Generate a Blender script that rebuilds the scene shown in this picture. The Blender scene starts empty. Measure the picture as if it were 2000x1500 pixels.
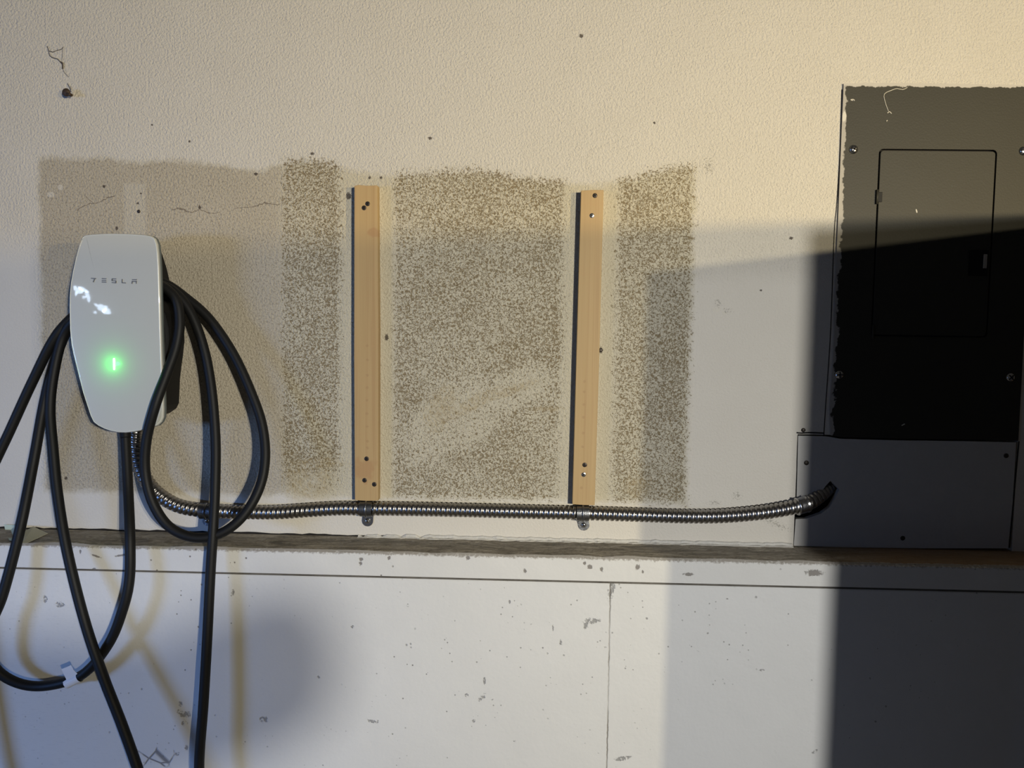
import bpy, bmesh, math, random
from mathutils import Vector, Matrix
random.seed(7)
S = bpy.context.scene
COL = S.collection
# ------------------------------------------------------------------ camera
FPX = 1503.0
CAM = Vector((0, -1.45, 1.25))
pit, yaw, rol = math.radians(3.483), math.radians(-1.492), math.radians(0.903)
FW = Vector((math.sin(yaw)*math.cos(pit), math.cos(yaw)*math.cos(pit), -math.sin(pit)))
_rt = Vector((math.cos(yaw), -math.sin(yaw), 0)); _up = _rt.cross(FW)
RT = _rt*math.cos(rol) + _up*math.sin(rol); UP = -_rt*math.sin(rol) + _up*math.cos(rol)
cd = bpy.data.cameras.new('camera'); cam = bpy.data.objects.new('camera', cd); COL.objects.link(cam)
cd.sensor_fit = 'HORIZONTAL'; cd.sensor_width = 36.0; cd.lens = 36.0*FPX/2000.0; cd.clip_start = .01
M = Matrix((RT, UP, -FW)).transposed().to_4x4(); M.translation = CAM
cam.matrix_world = M
S.camera = cam
# ------------------------------------------------------------------ world, exposure
w = bpy.data.worlds.new('world'); S.world = w; w.use_nodes = True
w.node_tree.nodes['Background'].inputs[0].default_value = (0.60, 0.57, 0.54, 1)
w.node_tree.nodes['Background'].inputs[1].default_value = 0.050
S.view_settings.view_transform = 'Standard'; S.view_settings.look = 'None'
S.view_settings.exposure = 0.0; S.view_settings.gamma = 1.0; S.view_settings.use_curve_mapping = False
# ------------------------------------------------------------------ lights
def area(name, loc, aim, power, col, sx, sy=None, shape='DISK', spread=180):
    l = bpy.data.lights.new(name, 'AREA'); l.energy = power; l.color = col; l.shape = shape
    l.size = sx; l.spread = math.radians(spread)
    if sy: l.size_y = sy
    o = bpy.data.objects.new(name, l); COL.objects.link(o); o.location = loc
    o.rotation_euler = (Vector(aim)-Vector(loc)).to_track_quat('-Z', 'Y').to_euler()
    return o
ZC = CAM.z
P_C, P_B, P_A, P_D = 23.2, 6.6, 16.5, 12.5
LC = (1.453, -3.6, ZC+.2686)
area('garage_lamp', LC, (.1, 0, ZC-.5), P_C, (1.0, .99, .95), .016, spread=95)
area('warm_lamp', (1.567, -3.6, ZC+.301), (.1, 0, ZC-.1), P_B, (1.0, .87, .58), .008, spread=68)
area('ceiling_side_lamp', (2.6, -3.0, ZC+.318), (.7, 0, ZC+.45), P_A, (1.0, .755, .34), .06, spread=90)
area('daylight_opening', (-4.95, -4.3, ZC-.4), (-1.25, 0, ZC-1.0), P_D, (.21, .42, 1.0), 1.4, .5, 'RECTANGLE', spread=50)

# ------------------------------------------------------------------ pixel helpers (2000x1500 frame -> point at real distance)
def ray(px, py): return FW*FPX + RT*(px-1000) + UP*(750-py)
def at(px, py, d=0.0):          # point on the plane d metres in front of the wall
    v = ray(px, py); return CAM + v*((-d-CAM.y)/v.y)
# ------------------------------------------------------------------ mesh helpers
def mesh_obj(name, verts, faces, mat, parent=None, smooth=False, mats=None, fmat=None):
    me = bpy.data.meshes.new(name); me.from_pydata([tuple(v) for v in verts], [], faces); me.update()
    for m in (mats or [mat]): me.materials.append(m)
    if fmat:
        for p, i in zip(me.polygons, fmat): p.material_index = i
    if smooth:
        for p in me.polygons: p.use_smooth = True
    bm = bmesh.new(); bm.from_mesh(me); bmesh.ops.recalc_face_normals(bm, faces=bm.faces); bm.to_mesh(me); bm.free()
    o = bpy.data.objects.new(name, me); COL.objects.link(o)
    if parent: o.parent = parent; o.matrix_parent_inverse = parent.matrix_world.inverted()
    return o
def empty(name, loc):
    o = bpy.data.objects.new(name, None); COL.objects.link(o); o.location = loc; o.empty_display_size = .05
    bpy.context.view_layer.update(); return o
def tag(o, label=None, cat=None, group=None, kind=None):
    if label: o['label'] = label
    if cat: o['category'] = cat
    if group: o['group'] = group
    if kind: o['kind'] = kind
    return o
def bevel(o, wdt, seg=2, ang=30):
    m = o.modifiers.new('bevel', 'BEVEL'); m.width = wdt; m.segments = seg; m.limit_method = 'ANGLE'; m.angle_limit = math.radians(ang)
    return o
def prism_g(pts, y0, y1, n0=0):
    """closed outline in x,z extruded from y0 (wall side) to y1 (front)"""
    n = len(pts); v = [(p[0], y0, p[1]) for p in pts] + [(p[0], y1, p[1]) for p in pts]
    f = [tuple(range(n)), tuple(range(2*n-1, n-1, -1))] + [(i, (i+1) % n, n+(i+1) % n, n+i) for i in range(n)]
    return v, [tuple(n0+k for k in q) for q in f]
def prism(name, pts, y0, y1, mat, parent=None, bev=0, seg=2):
    v, f = prism_g(pts, y0, y1); o = mesh_obj(name, v, f, mat, parent)
    if bev: bevel(o, bev, seg)
    return o
def px_outline(pp, d):
    return [(p.x, p.z) for p in (at(a, b, d) for a, b in pp)]
def box_g(x0, x1, y0, y1, z0, z1):
    return prism_g([(x0, z0), (x1, z0), (x1, z1), (x0, z1)], y0, y1)
def box(name, x0, x1, y0, y1, z0, z1, mat, parent=None, bev=0):
    v, f = box_g(x0, x1, y0, y1, z0, z1); o = mesh_obj(name, v, f, mat, parent)
    if bev: bevel(o, bev)
    return o
def catmull(P, step=.005):
    out = []; n = len(P)
    for i in range(n-1):
        a, b, c, d = P[max(i-1, 0)], P[i], P[i+1], P[min(i+2, n-1)]
        k = max(2, int((c-b).length/step))
        for j in range(k):
            t = j/k
            out.append(.5*((2*b)+(c-a)*t+(2*a-5*b+4*c-d)*t*t+(3*b-a-3*c+d)*t**3))
    out.append(P[-1]); return out
def resample(P, step):
    L = [0]
    for a, b in zip(P, P[1:]): L.append(L[-1]+(b-a).length)
    n = max(2, int(L[-1]/step)); out = []; j = 0
    for i in range(n+1):
        s = L[-1]*i/n
        while j < len(L)-2 and L[j+1] < s: j += 1
        t = (s-L[j])/max(1e-9, L[j+1]-L[j]); out.append(P[j].lerp(P[j+1], t))
    return out, L[-1]/n
def tube_g(P, rad, seg=16, n0=0, cap=True):
    """rad: float or f(i, theta)"""
    V = []; F = []; T0 = (P[1]-P[0]).normalized()
    N = T0.orthogonal().normalized()
    for i, p in enumerate(P):
        T = (P[min(i+1, len(P)-1)]-P[max(i-1, 0)]).normalized()
        N = (N - T*N.dot(T)).normalized(); B = T.cross(N)
        for k in range(seg):
            th = 2*math.pi*k/seg
            r = rad(i, k/seg) if callable(rad) else rad
            V.append(p+(N*math.cos(th)+B*math.sin(th))*r)
    for i in range(len(P)-1):
        for k in range(seg):
            F.append((n0+i*seg+k, n0+i*seg+(k+1) % seg, n0+(i+1)*seg+(k+1) % seg, n0+(i+1)*seg+k))
    if cap:
        F.append(tuple(n0+k for k in range(seg))); F.append(tuple(n0+(len(P)-1)*seg+k for k in range(seg)))
    return V, F
def lathe_y(cx, cz, prof, seg=24, n0=0):
    """prof: list (radius, y) revolved about an axis normal to the wall"""
    V = []; F = []
    for r, y in prof:
        for k in range(seg):
            a = 2*math.pi*k/seg; V.append((cx+r*math.cos(a), y, cz+r*math.sin(a)))
    for i in range(len(prof)-1):
        for k in range(seg):
            F.append((n0+i*seg+k, n0+i*seg+(k+1) % seg, n0+(i+1)*seg+(k+1) % seg, n0+(i+1)*seg+k))
    F.append(tuple(n0+k for k in range(seg))); F.append(tuple(n0+(len(prof)-1)*seg+k for k in range(seg)))
    return V, F
def merge(*parts):
    V = []; F = []
    for v, f in parts:
        n = len(V); V += list(v); F += [tuple(n+k for k in q) for q in f]
    return V, F

# ------------------------------------------------------------------ shader helpers
class NT:
    def __init__(s, name, rough=.6, metallic=0, base=(.5, .5, .5)):
        s.m = bpy.data.materials.new(name); s.m.use_nodes = True; s.t = s.m.node_tree; s.n = s.t.nodes
        s.b = s.n['Principled BSDF']; s.b.inputs['Roughness'].default_value = rough
        s.b.inputs['Metallic'].default_value = metallic; s.b.inputs['Base Color'].default_value = (*base, 1)
        s._pos = None
    def link(s, a, b): s.t.links.new(a, b)
    def put(s, sock, v):
        if isinstance(v, (int, float)): sock.default_value = v
        elif isinstance(v, (tuple, list)): sock.default_value = (*v, 1) if (len(v) == 3 and sock.type == 'RGBA') else v
        else: s.link(v, sock)
    @property
    def pos(s):
        if s._pos is None:
            g = s.n.new('ShaderNodeTexCoord'); s._pos = g.outputs['Object']
            sp = s.n.new('ShaderNodeSeparateXYZ'); s.link(s._pos, sp.inputs[0]); s.x, s.y, s.z = sp.outputs
        return s._pos
    def math(s, op, a, b=0.0, clamp=False):
        q = s.n.new('ShaderNodeMath'); q.operation = op; q.use_clamp = clamp; s.put(q.inputs[0], a); s.put(q.inputs[1], b); return q.outputs[0]
    def scale(s, sx, sy, sz):
        q = s.n.new('ShaderNodeVectorMath'); q.operation = 'MULTIPLY'; s.link(s.pos, q.inputs[0]); q.inputs[1].default_value = (sx, sy, sz); return q.outputs[0]
    def noise(s, sc, det=2, rough=.5, dist=0, vec=None):
        q = s.n.new('ShaderNodeTexNoise'); s.link(vec or s.pos, q.inputs['Vector']); q.inputs['Scale'].default_value = sc
        q.inputs['Detail'].default_value = det; q.inputs['Roughness'].default_value = rough; q.inputs['Distortion'].default_value = dist
        return q.outputs['Fac']
    def voro(s, sc, feat='F1', rnd=1, vec=None):
        q = s.n.new('ShaderNodeTexVoronoi'); s.link(vec or s.pos, q.inputs['Vector']); q.feature = feat
        q.inputs['Scale'].default_value = sc; q.inputs['Randomness'].default_value = rnd; return q.outputs['Distance']
    def ramp(s, v, a, b, o0=0., o1=1.):
        q = s.n.new('ShaderNodeMapRange'); q.clamp = True; s.put(q.inputs[0], v)
        for i, k in enumerate((a, b, o0, o1)): s.put(q.inputs[i+1], k)
        return q.outputs[0]
    def mix(s, f, a, b, mode='MIX'):
        q = s.n.new('ShaderNodeMix'); q.data_type = 'RGBA'; q.blend_type = mode; s.put(q.inputs[0], f); s.put(q.inputs[6], a); s.put(q.inputs[7], b); return q.outputs[2]
    def boxmask(s, x0, x1, z0, z1, soft=.002, jit=None, amp=0, kz=0., kx=0.):
        s.pos
        z = s.math('SUBTRACT', s.z, s.math('MULTIPLY', s.x, kz)) if kz else s.z
        x = s.math('SUBTRACT', s.x, s.math('MULTIPLY', s.z, kx)) if kx else s.x
        a = s.math('MINIMUM', s.math('SUBTRACT', x, x0), s.math('SUBTRACT', x1, x))
        b = s.math('MINIMUM', s.math('SUBTRACT', z, z0), s.math('SUBTRACT', z1, z))
        d = s.math('MINIMUM', a, b)
        if jit is not None: d = s.math('ADD', d, s.math('MULTIPLY', s.math('SUBTRACT', jit, .5), amp))
        return s.ramp(d, -soft, soft)
    def spot(s, cx, cz, rx, rz, jit=None, amp=.6, lo=1.1, hi=.7, rot=0):
        s.pos
        dx = s.math('SUBTRACT', s.x, cx); dz = s.math('SUBTRACT', s.z, cz)
        if rot:
            c, n = math.cos(rot), math.sin(rot)
            dx, dz = s.math('ADD', s.math('MULTIPLY', dx, c), s.math('MULTIPLY', dz, n)), s.math('SUBTRACT', s.math('MULTIPLY', dz, c), s.math('MULTIPLY', dx, n))
        dx = s.math('DIVIDE', dx, rx); dz = s.math('DIVIDE', dz, rz)
        d = s.math('SQRT', s.math('ADD', s.math('MULTIPLY', dx, dx), s.math('MULTIPLY', dz, dz)))
        if jit is not None: d = s.math('ADD', d, s.math('MULTIPLY', s.math('SUBTRACT', jit, .5), amp*2))
        return s.ramp(d, lo, hi)
    def spots(s, L, jit=None, amp=.6):
        o = None
        for a in L:
            p = at(a[0], a[1], a[4] if len(a) > 4 else 0)
            k = s.spot(p.x, p.z, a[2]*.00096, a[3]*.00096, jit, amp, rot=(a[5] if len(a) > 5 else 0))
            o = k if o is None else s.math('MAXIMUM', o, k)
        return o
    def bump(s, h, dist=.001, strength=1., prev=None):
        q = s.n.new('ShaderNodeBump'); s.put(q.inputs['Height'], h); q.inputs['Distance'].default_value = dist; q.inputs['Strength'].default_value = strength
        if prev: s.link(prev, q.inputs['Normal'])
        return q.outputs[0]
    def done(s, col=None, nrm=None, rough=None):
        if col is not None: s.put(s.b.inputs['Base Color'], col)
        if nrm is not None: s.link(nrm, s.b.inputs['Normal'])
        if rough is not None: s.put(s.b.inputs['Roughness'], rough)
        return s.m
def wp(px, py, d=0):
    p = at(px, py, d); return p.x, p.z

# --- upper wall: textured paint, bare patch with mottled residue
def mat_wall():
    n = NT('painted_drywall', .62)
    n.pos
    jn = n.noise(120, 3, .6); jl = n.noise(14, 3, .6); jf = n.noise(420, 2)
    base = n.mix(n.noise(9, 4, .6), (.58, .542, .468), (.635, .598, .525))
    base = n.mix(n.ramp(n.noise(300, 2), .62, .75, 0, .25), base, (.45, .41, .33))
    # bare tan patch
    x0, zt = wp(75, 318); x1, zb = wp(1338, 985)
    kz = 0.0
    jit = n.math('ADD', n.math('MULTIPLY', jn, .45), n.math('MULTIPLY', jl, .55))
    # top boundary follows a wavy line through measured heights
    def topline():
        q = n.n.new('ShaderNodeFloatCurve'); c = q.mapping.curves[0]
        pts = [(75, 308), (230, 312), (400, 318), (510, 335), (535, 322), (600, 318), (700, 336), (800, 345), (920, 338), (1010, 352), (1100, 358), (1200, 360), (1280, 340), (1350, 330)]
        xs = [(wp(*p)[0]+1.2)/2.4 for p in pts]; zs = [(wp(*p)[1]-1.4)/.4 for p in pts]
        c.points[0].location = (0, zs[0]); c.points[1].location = (1, zs[-1])
        for a, b in zip(xs, zs): c.points.new(a, b)
        q.mapping.update()
        n.link(n.ramp(n.x, -1.2, 1.2), q.inputs['Value'])
        return n.math('ADD', n.math('MULTIPLY', q.outputs[0], .4), 1.4)
    top = topline()
    def patch(xa, xb, zbot, soft, amp, j, dtop=0.):
        a = n.math('MINIMUM', n.math('SUBTRACT', n.x, xa), n.math('SUBTRACT', xb, n.x))
        b = n.math('MINIMUM', n.math('SUBTRACT', n.z, zbot), n.math('SUBTRACT', n.math('SUBTRACT', top, dtop), n.z))
        d = n.math('MINIMUM', a, b); d = n.math('ADD', d, n.math('MULTIPLY', n.math('SUBTRACT', j, .5), amp))
        return n.ramp(d, -soft, soft)
    bare = patch(x0, x1, zb, .006, .045, jit)
    tan = n.mix(n.noise(5, 3, .6), (.50, .45, .33), (.56, .515, .405))
    tan = n.mix(n.ramp(n.noise(230, 3, .6), .56, .72, 0, .55), tan, (.33, .28, .20))
    # left third is darker brown, smoother
    leftm = n.math('MULTIPLY', bare, n.ramp(n.x, wp(560, 600)[0]+.015, wp(560, 600)[0]-.015))
    tanl = n.mix(n.noise(6, 4, .6), (.41, .36, .265), (.51, .455, .36))
    tanl = n.mix(n.ramp(n.noise(260, 3, .65), .50, .66, 0, .75), tanl, (.25, .21, .15))
    tan = n.mix(leftm, tan, tanl)
    col = n.mix(bare, base, tan)
    # pale painted-over lower band, below the residue
    # mottled residue between x 550 and 1350
    ma, _ = wp(548, 600); mb, _ = wp(1352, 600)
    spk = patch(ma, mb, wp(900, 976)[1], .009, .040, jn, -.012)
    def gap(a, b, s=.012):
        xa, xb = wp(a, 700)[0], wp(b, 700)[0]
        return n.math('MULTIPLY', n.ramp(n.math('ADD', n.x, n.math('MULTIPLY', n.math('SUBTRACT', jn, .5), .03)), xa-s, xa+s), n.ramp(n.math('ADD', n.x, n.math('MULTIPLY', n.math('SUBTRACT', jn, .5), .03)), xb+s, xb-s))
    g = n.math('MAXIMUM', gap(668, 765), gap(1100, 1196))
    spk = n.math('MULTIPLY', spk, n.math('SUBTRACT', 1.0, n.math('MULTIPLY', g, .95)))
    # fewer blotches around a wiped area, lower centre
    wipe = n.spots([(880, 830, 120, 70, 0, .5), (1010, 760, 90, 40, 0, .6), (640, 960, 130, 45)], jl, .5)
    spk = n.math('MULTIPLY', spk, n.math('SUBTRACT', 1.0, n.math('MULTIPLY', wipe, .34)))
    dens = n.ramp(n.noise(7, 3, .55), .3, .7, -.02, .035)
    nz = n.noise(255, 3.5, .62, 1.1)
    thr = n.math('ADD', nz, dens)
    blot = n.math('MULTIPLY', n.ramp(n.math('ADD', thr, n.math('MULTIPLY', n.math('SUBTRACT', spk, 1.0), .22)), .488, .555), n.ramp(spk, .02, .12))
    brown = n.mix(n.noise(60, 2), (.125, .088, .038), (.25, .185, .09))
    col = n.mix(n.math('MULTIPLY', blot, .9), col, brown)
    lightp = n.math('MULTIPLY', n.math('SUBTRACT', 1.0, blot), n.math('MULTIPLY', spk, .30))
    col = n.mix(lightp, col, (.58, .54, .43))
    # brownish wiped glue smears
    sm = n.spots([(860, 800, 30, 50, 0, -.4), (930, 785, 60, 14, 0, .55), (1070, 798, 34, 6), (1000, 762, 60, 10, 0, .35), (620, 905, 60, 12), (600, 940, 50, 40), (1245, 950, 30, 24)], jn, .8)
    col = n.mix(n.math('MULTIPLY', n.math('MULTIPLY', sm, n.ramp(n.noise(110, 3, .65), .36, .62)), .5), col, (.36, .27, .13))
    # spackle strip above the charger, pale chips
    spx0, spz1 = wp(241, 358); spx1, spz0 = wp(285, 470)
    strip = n.boxmask(spx0, spx1, spz0, spz1, .003, jn, .006)
    col = n.mix(n.math('MULTIPLY', strip, .5), col, (.55, .51, .42))
    chips = n.spots([(99, 380, 9, 6), (118, 366, 6, 6), (1400, 605, 8, 5), (1415, 612, 6, 3)], jn, .3)
    col = n.mix(n.math('MULTIPLY', chips, .7), col, (.62, .58, .49))
    # grey scuffs on the smooth part at right and fine cracks
    scf = n.spots([(1402, 592, 6, 7), (1420, 606, 9, 4), (1384, 325, 10, 12), (1440, 968, 8, 7), (1395, 982, 10, 4), (1515, 1023, 24, 6, 0, -.4)], jf, 2.2)
    scf = n.math('MULTIPLY', scf, n.ramp(n.noise(230, 3, .6), .47, .56))
    col = n.mix(n.math('MULTIPLY', scf, .6), col, (.22, .2, .16))
    wob = n.math('MULTIPLY', n.math('SUBTRACT', n.noise(35, 3), .5), .03)
    def hair(ax, ay, bx, by, wd=.0012):
        xa, za = wp(ax, ay); xb, zb2 = wp(bx, by); k = (zb2-za)/(xb-xa)
        d = n.math('ABSOLUTE', n.math('ADD', n.math('SUBTRACT', n.math('SUBTRACT', n.z, za), n.math('MULTIPLY', n.math('SUBTRACT', n.x, xa), k)), wob))
        return n.math('MULTIPLY', n.ramp(d, wd, wd*.3), n.math('MULTIPLY', n.ramp(n.x, xa-.002, xa+.002), n.ramp(n.x, xb+.002, xb-.002)))
    h = n.math('MAXIMUM', hair(150, 408, 225, 382), n.math('MAXIMUM', hair(335, 408, 430, 418), hair(460, 408, 548, 396)))
    h = n.math('MAXIMUM', h, n.math('MAXIMUM', hair(165, 382, 186, 398, .0009), hair(985, 458, 1010, 452, .0009)))
    col = n.mix(n.math('MULTIPLY', h, .75), col, (.12, .09, .06))
    # dark marks
    dm = n.spots([(203, 364, 3, 3), (228, 446, 3, 4), (755, 659, 4, 7), (1135, 70, 4, 4), (1278, 240, 2.5, 2.5), (500, 340, 4, 3), (722, 347, 3, 3), (744, 347, 3, 3),
                  (681, 383, 6, 7), (1173, 684, 5, 6), (129, 934, 3.5, 3.5), (297, 244, 2, 2), (370, 276, 2, 3), (390, 405, 3, 4), (1545, 465, 4, 3), (1486, 567, 3, 2), (840, 270, 4, 3), (275, 378, 2, 2), (269, 397, 3, 2), (610, 300, 4, 3)], jf, .8)
    col = n.mix(n.math('MULTIPLY', dm, .9), col, (.05, .035, .025))
    # grime ring faint
    ring = n.ramp(n.math('ABSOLUTE', n.math('SUBTRACT', n.spot(*wp(1190, 320), .04, .032, lo=1.4, hi=.6), .45)), .25, .05)
    col = n.mix(n.math('MULTIPLY', ring, .06), col, (.4, .35, .25))
    # bump: orange peel, flatter where the paint is smooth
    # the roller texture stops where the smooth coat begins at right and on the low band
    smooth = n.math('MAXIMUM', n.ramp(n.z, wp(1000, 972)[1]+.02, wp(1000, 985)[1]), n.math('MULTIPLY', n.ramp(n.x, wp(1350, 600)[0]-.01, wp(1350, 600)[0]+.01), n.ramp(n.math('ADD', n.z, n.math('MULTIPLY', jl, .05)), wp(1450, 500)[1]+.03, wp(1450, 530)[1])))
    smooth = n.math('MAXIMUM', smooth, n.math('MULTIPLY', n.ramp(n.x, wp(75, 600)[0]+.01, wp(70, 600)[0]-.01), n.ramp(n.z, wp(50, 480)[1]+.04, wp(50, 520)[1])))
    amp = n.ramp(smooth, 0, 1, 1, .22)
    hgt = n.math('ADD', n.math('MULTIPLY', n.noise(225, 3, .6), amp), n.math('MULTIPLY', n.noise(420, 2), n.math('MULTIPLY', amp, .35)))
    hgt = n.math('SUBTRACT', hgt, n.math('MULTIPLY', bare, .0))
    hgt = n.math('SUBTRACT', hgt, n.math('MULTIPLY', blot, .10))
    nr = n.bump(hgt, .0046, .85)
    return n.done(col, nr)
def mat_concrete():
    n = NT('painted_concrete', .58); n.pos
    jf = n.noise(260, 2); jn = n.noise(90, 3, .6)
    col = n.mix(n.noise(5, 4, .6), (.62, .615, .595), (.70, .695, .675))
    # pits and paint chips, denser in the centre
    dens = n.ramp(n.noise(3.2, 2), .4, .66)
    v = n.voro(42)
    big = n.math('MULTIPLY', n.ramp(n.math('ADD', v, n.math('MULTIPLY', jf, .12)), .155, .10), n.ramp(n.noise(17, 1), .56, .6))
    v2 = n.voro(95); small = n.math('MULTIPLY', n.ramp(v2, .15, .09), n.ramp(n.noise(23, 1), .56, .62))
    pit = n.math('MULTIPLY', n.math('MAXIMUM', big, small), dens)
    col = n.mix(n.math('MULTIPLY', pit, .8), col, (.12, .11, .10))
    d = .098
    L = [(1193, 1153, 6, 16, d, -.2), (1155, 1213, 14, 5, d, .1), (1144, 1222, 4, 8, d), (941, 1362, 8, 4, d, .8), (946, 1330, 2, 8, d), (911, 1358, 4, 4, d), (1215, 1481, 16, 4, d, .2), (1487, 1309, 5, 2, d),
         (728, 1409, 10, 3, d, -.2), (622, 1323, 4, 3, d), (796, 1183, 2, 4, d), (1080, 1225, 1.5, 7, d), (116, 1181, 9, 5, d), (88, 1170, 4, 7, d), (455, 1157, 3, 5, d), (360, 1395, 12, 6, d), (352, 1375, 4, 5, d), (360, 1412, 6, 5, d), (350, 1390, 4, 5, d),
         (515, 1405, 8, 6, d), (1591, 1468, 6, 3, d, .6), (1095, 1255, 3, 5, d), (995, 1175, 2, 3, d), (1420, 1170, 2, 2, d), (1060, 1265, 2, 2, d), (365, 1460, 4, 5, d), (347, 1472, 4, 4, d), (925, 1408, 3, 3, d), (1006, 1447, 3, 2, d), (1263, 1208, 2, 2, d), (962, 1366, 2, 2, d), (688, 1224, 3, 3, d)]
    sp = n.math('MULTIPLY', n.spots(L, jf, .9), n.ramp(n.noise(190, 3, .65), .42, .52))
    col = n.mix(n.math('MULTIPLY', sp, .7), col, (.17, .165, .16))
    # vertical crack and hairline
    xa, za = wp(1192, 1145, d); xb, zb = wp(1185, 1500, d)
    lx = n.math('ADD', xa, n.math('MULTIPLY', n.math('SUBTRACT', n.z, za), (xb-xa)/(zb-za)))
    dd = n.math('ABSOLUTE', n.math('SUBTRACT', n.math('ADD', n.x, n.math('MULTIPLY', n.math('SUBTRACT', jn, .5), .003)), lx))
    crack = n.math('MULTIPLY', n.ramp(dd, .0015, .0006), n.ramp(n.noise(12, 2), .35, .6, .25, .9))
    col = n.mix(crack, col, (.2, .18, .15))
    # cracks near the bottom left: veins inside a small region
    ve = n.math('MULTIPLY', n.ramp(n.voro(28, 'DISTANCE_TO_EDGE'), .05, .015), n.spots([(305, 1480, 42, 22, d)], jn, .4))
    col = n.mix(n.math('MULTIPLY', ve, .8), col, (.12, .11, .11))
    # light brushed streaks at lower left
    st = n.math('MULTIPLY', n.ramp(n.noise(60, 3, .6, vec=n.scale(1, 1, 6)), .56, .72), n.ramp(n.x, wp(330, 1400, d)[0], wp(120, 1400, d)[0], 0, .25))
    col = n.mix(st, col, (.42, .42, .42))
    h = n.math('ADD', n.math('MULTIPLY', n.noise(130, 3), .35), n.noise(22, 3))
    h = n.math('SUBTRACT', h, n.math('MULTIPLY', n.math('MAXIMUM', pit, sp), 1.2))
    h = n.math('SUBTRACT', h, n.math('MULTIPLY', n.math('MAXIMUM', crack, ve), .8))
    return n.done(col, n.bump(h, .002, .6))
def mat_ledge_front():
    n = NT('painted_ledge_face', .58); n.pos
    jf = n.noise(200, 3, .6)
    col = n.mix(n.noise(6, 4, .6), (.61, .60, .57), (.70, .69, .66))
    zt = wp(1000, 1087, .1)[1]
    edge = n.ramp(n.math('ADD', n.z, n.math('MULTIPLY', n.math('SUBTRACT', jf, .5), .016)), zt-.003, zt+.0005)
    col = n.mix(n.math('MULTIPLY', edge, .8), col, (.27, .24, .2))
    d = .1
    sp = n.spots([(1142, 1100, 3, 4, d), (1152, 1107, 5, 4, d), (1025, 1115, 3, 5, d), (1245, 1108, 5, 5, d), (1255, 1117, 2, 3, d), (705, 1092, 4, 4, d), (760, 1090, 3, 4, d), (914, 1090, 4, 4, d), (1175, 1112, 3, 5, d), (157, 1078, 2, 4, d), (188, 1086, 10, 2, d, -.3), (236, 1085, 12, 2, d, .2), (1345, 1122, 10, 3, d), (1590, 1119, 16, 6, d), (184, 1112, 4, 3, d), (704, 1101, 3, 4, d)], jf, .9)
    v = n.math('MULTIPLY', n.ramp(n.voro(60), .13, .08), n.ramp(n.noise(15, 1), .58, .64))
    sp = n.math('MAXIMUM', sp, v)
    col = n.mix(n.math('MULTIPLY', sp, .8), col, (.13, .11, .09))
    h = n.math('SUBTRACT', n.math('ADD', n.noise(30, 3), n.math('MULTIPLY', n.noise(140, 2), .3)), sp)
    return n.done(col, n.bump(h, .002, .5))
def mat_ledge_top():
    n = NT('grimy_wood_ledge', .8); n.pos
    col = n.mix(n.ramp(n.noise(11, 6, .75, 1.2, n.scale(1, 4, 1)), .36, .64), (.13, .115, .085), (.46, .415, .34))
    col = n.mix(n.ramp(n.noise(70, 4, .7, 1), .5, .68, 0, .7), col, (.13, .11, .085))
    col = n.mix(n.ramp(n.noise(40, 3, .6, 1.5), .63, .70, 0, .6), col, (.42, .39, .34))
    # bare warm wood toward the right end
    col = n.mix(n.ramp(n.x, .50, .66, 0, .75), col, (.33, .20, .10))
    # drips of wall paint along the front lip
    jf = n.noise(120, 3, .6)
    lip = n.ramp(n.math('ADD', n.y, n.math('MULTIPLY', n.math('SUBTRACT', jf, .5), .02)), -.0925, -.0975)
    col = n.mix(lip, col, (.55, .53, .49))
    return n.done(col, n.bump(n.noise(80, 4, .7), .003, .8))
def mat_wood():
    n = NT('pine_batten', .6); n.pos
    g = n.noise(1, 3, .6, .3, n.scale(150, 60, 2.2))
    g2 = n.noise(1, 2, .5, .6, n.scale(30, 30, 1.5))
    col = n.mix(g2, (.37, .248, .108), (.50, .345, .158))
    col = n.mix(n.ramp(g, .52, .68, 0, .45), col, (.33, .19, .08))
    # planer chatter: faint cross bars
    col = n.mix(n.ramp(n.noise(1, 1, .5, 0, n.scale(6, 6, 160)), .55, .7, 0, .12), col, (.45, .27, .12))
    kn = n.spots([(733, 455, 16, 9, .022), (712, 918, 24, 24, .022), (713, 941, 7, 7, .022), (1128, 440, 5, 4, .022), (1127, 480, 3, 3, .022)], n.noise(70, 3), .8)
    col = n.mix(n.math('MULTIPLY', kn, .5), col, (.36, .19, .08))
    dots = n.spots([(717+.6*math.sin(k), y, 3, 3, .022) for k, y in enumerate((675, 703, 733, 757, 782, 808, 833, 862, 875))] +
                   [(1143-.028*(y-700), y, 3, 3, .022) for y in (745, 765, 790, 815, 846, 873, 953)], n.noise(300, 2), .4)
    col = n.mix(n.math('MULTIPLY', dots, .35), col, (.3, .17, .08))
    return n.done(col, n.bump(g, .0006, .6))
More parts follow.
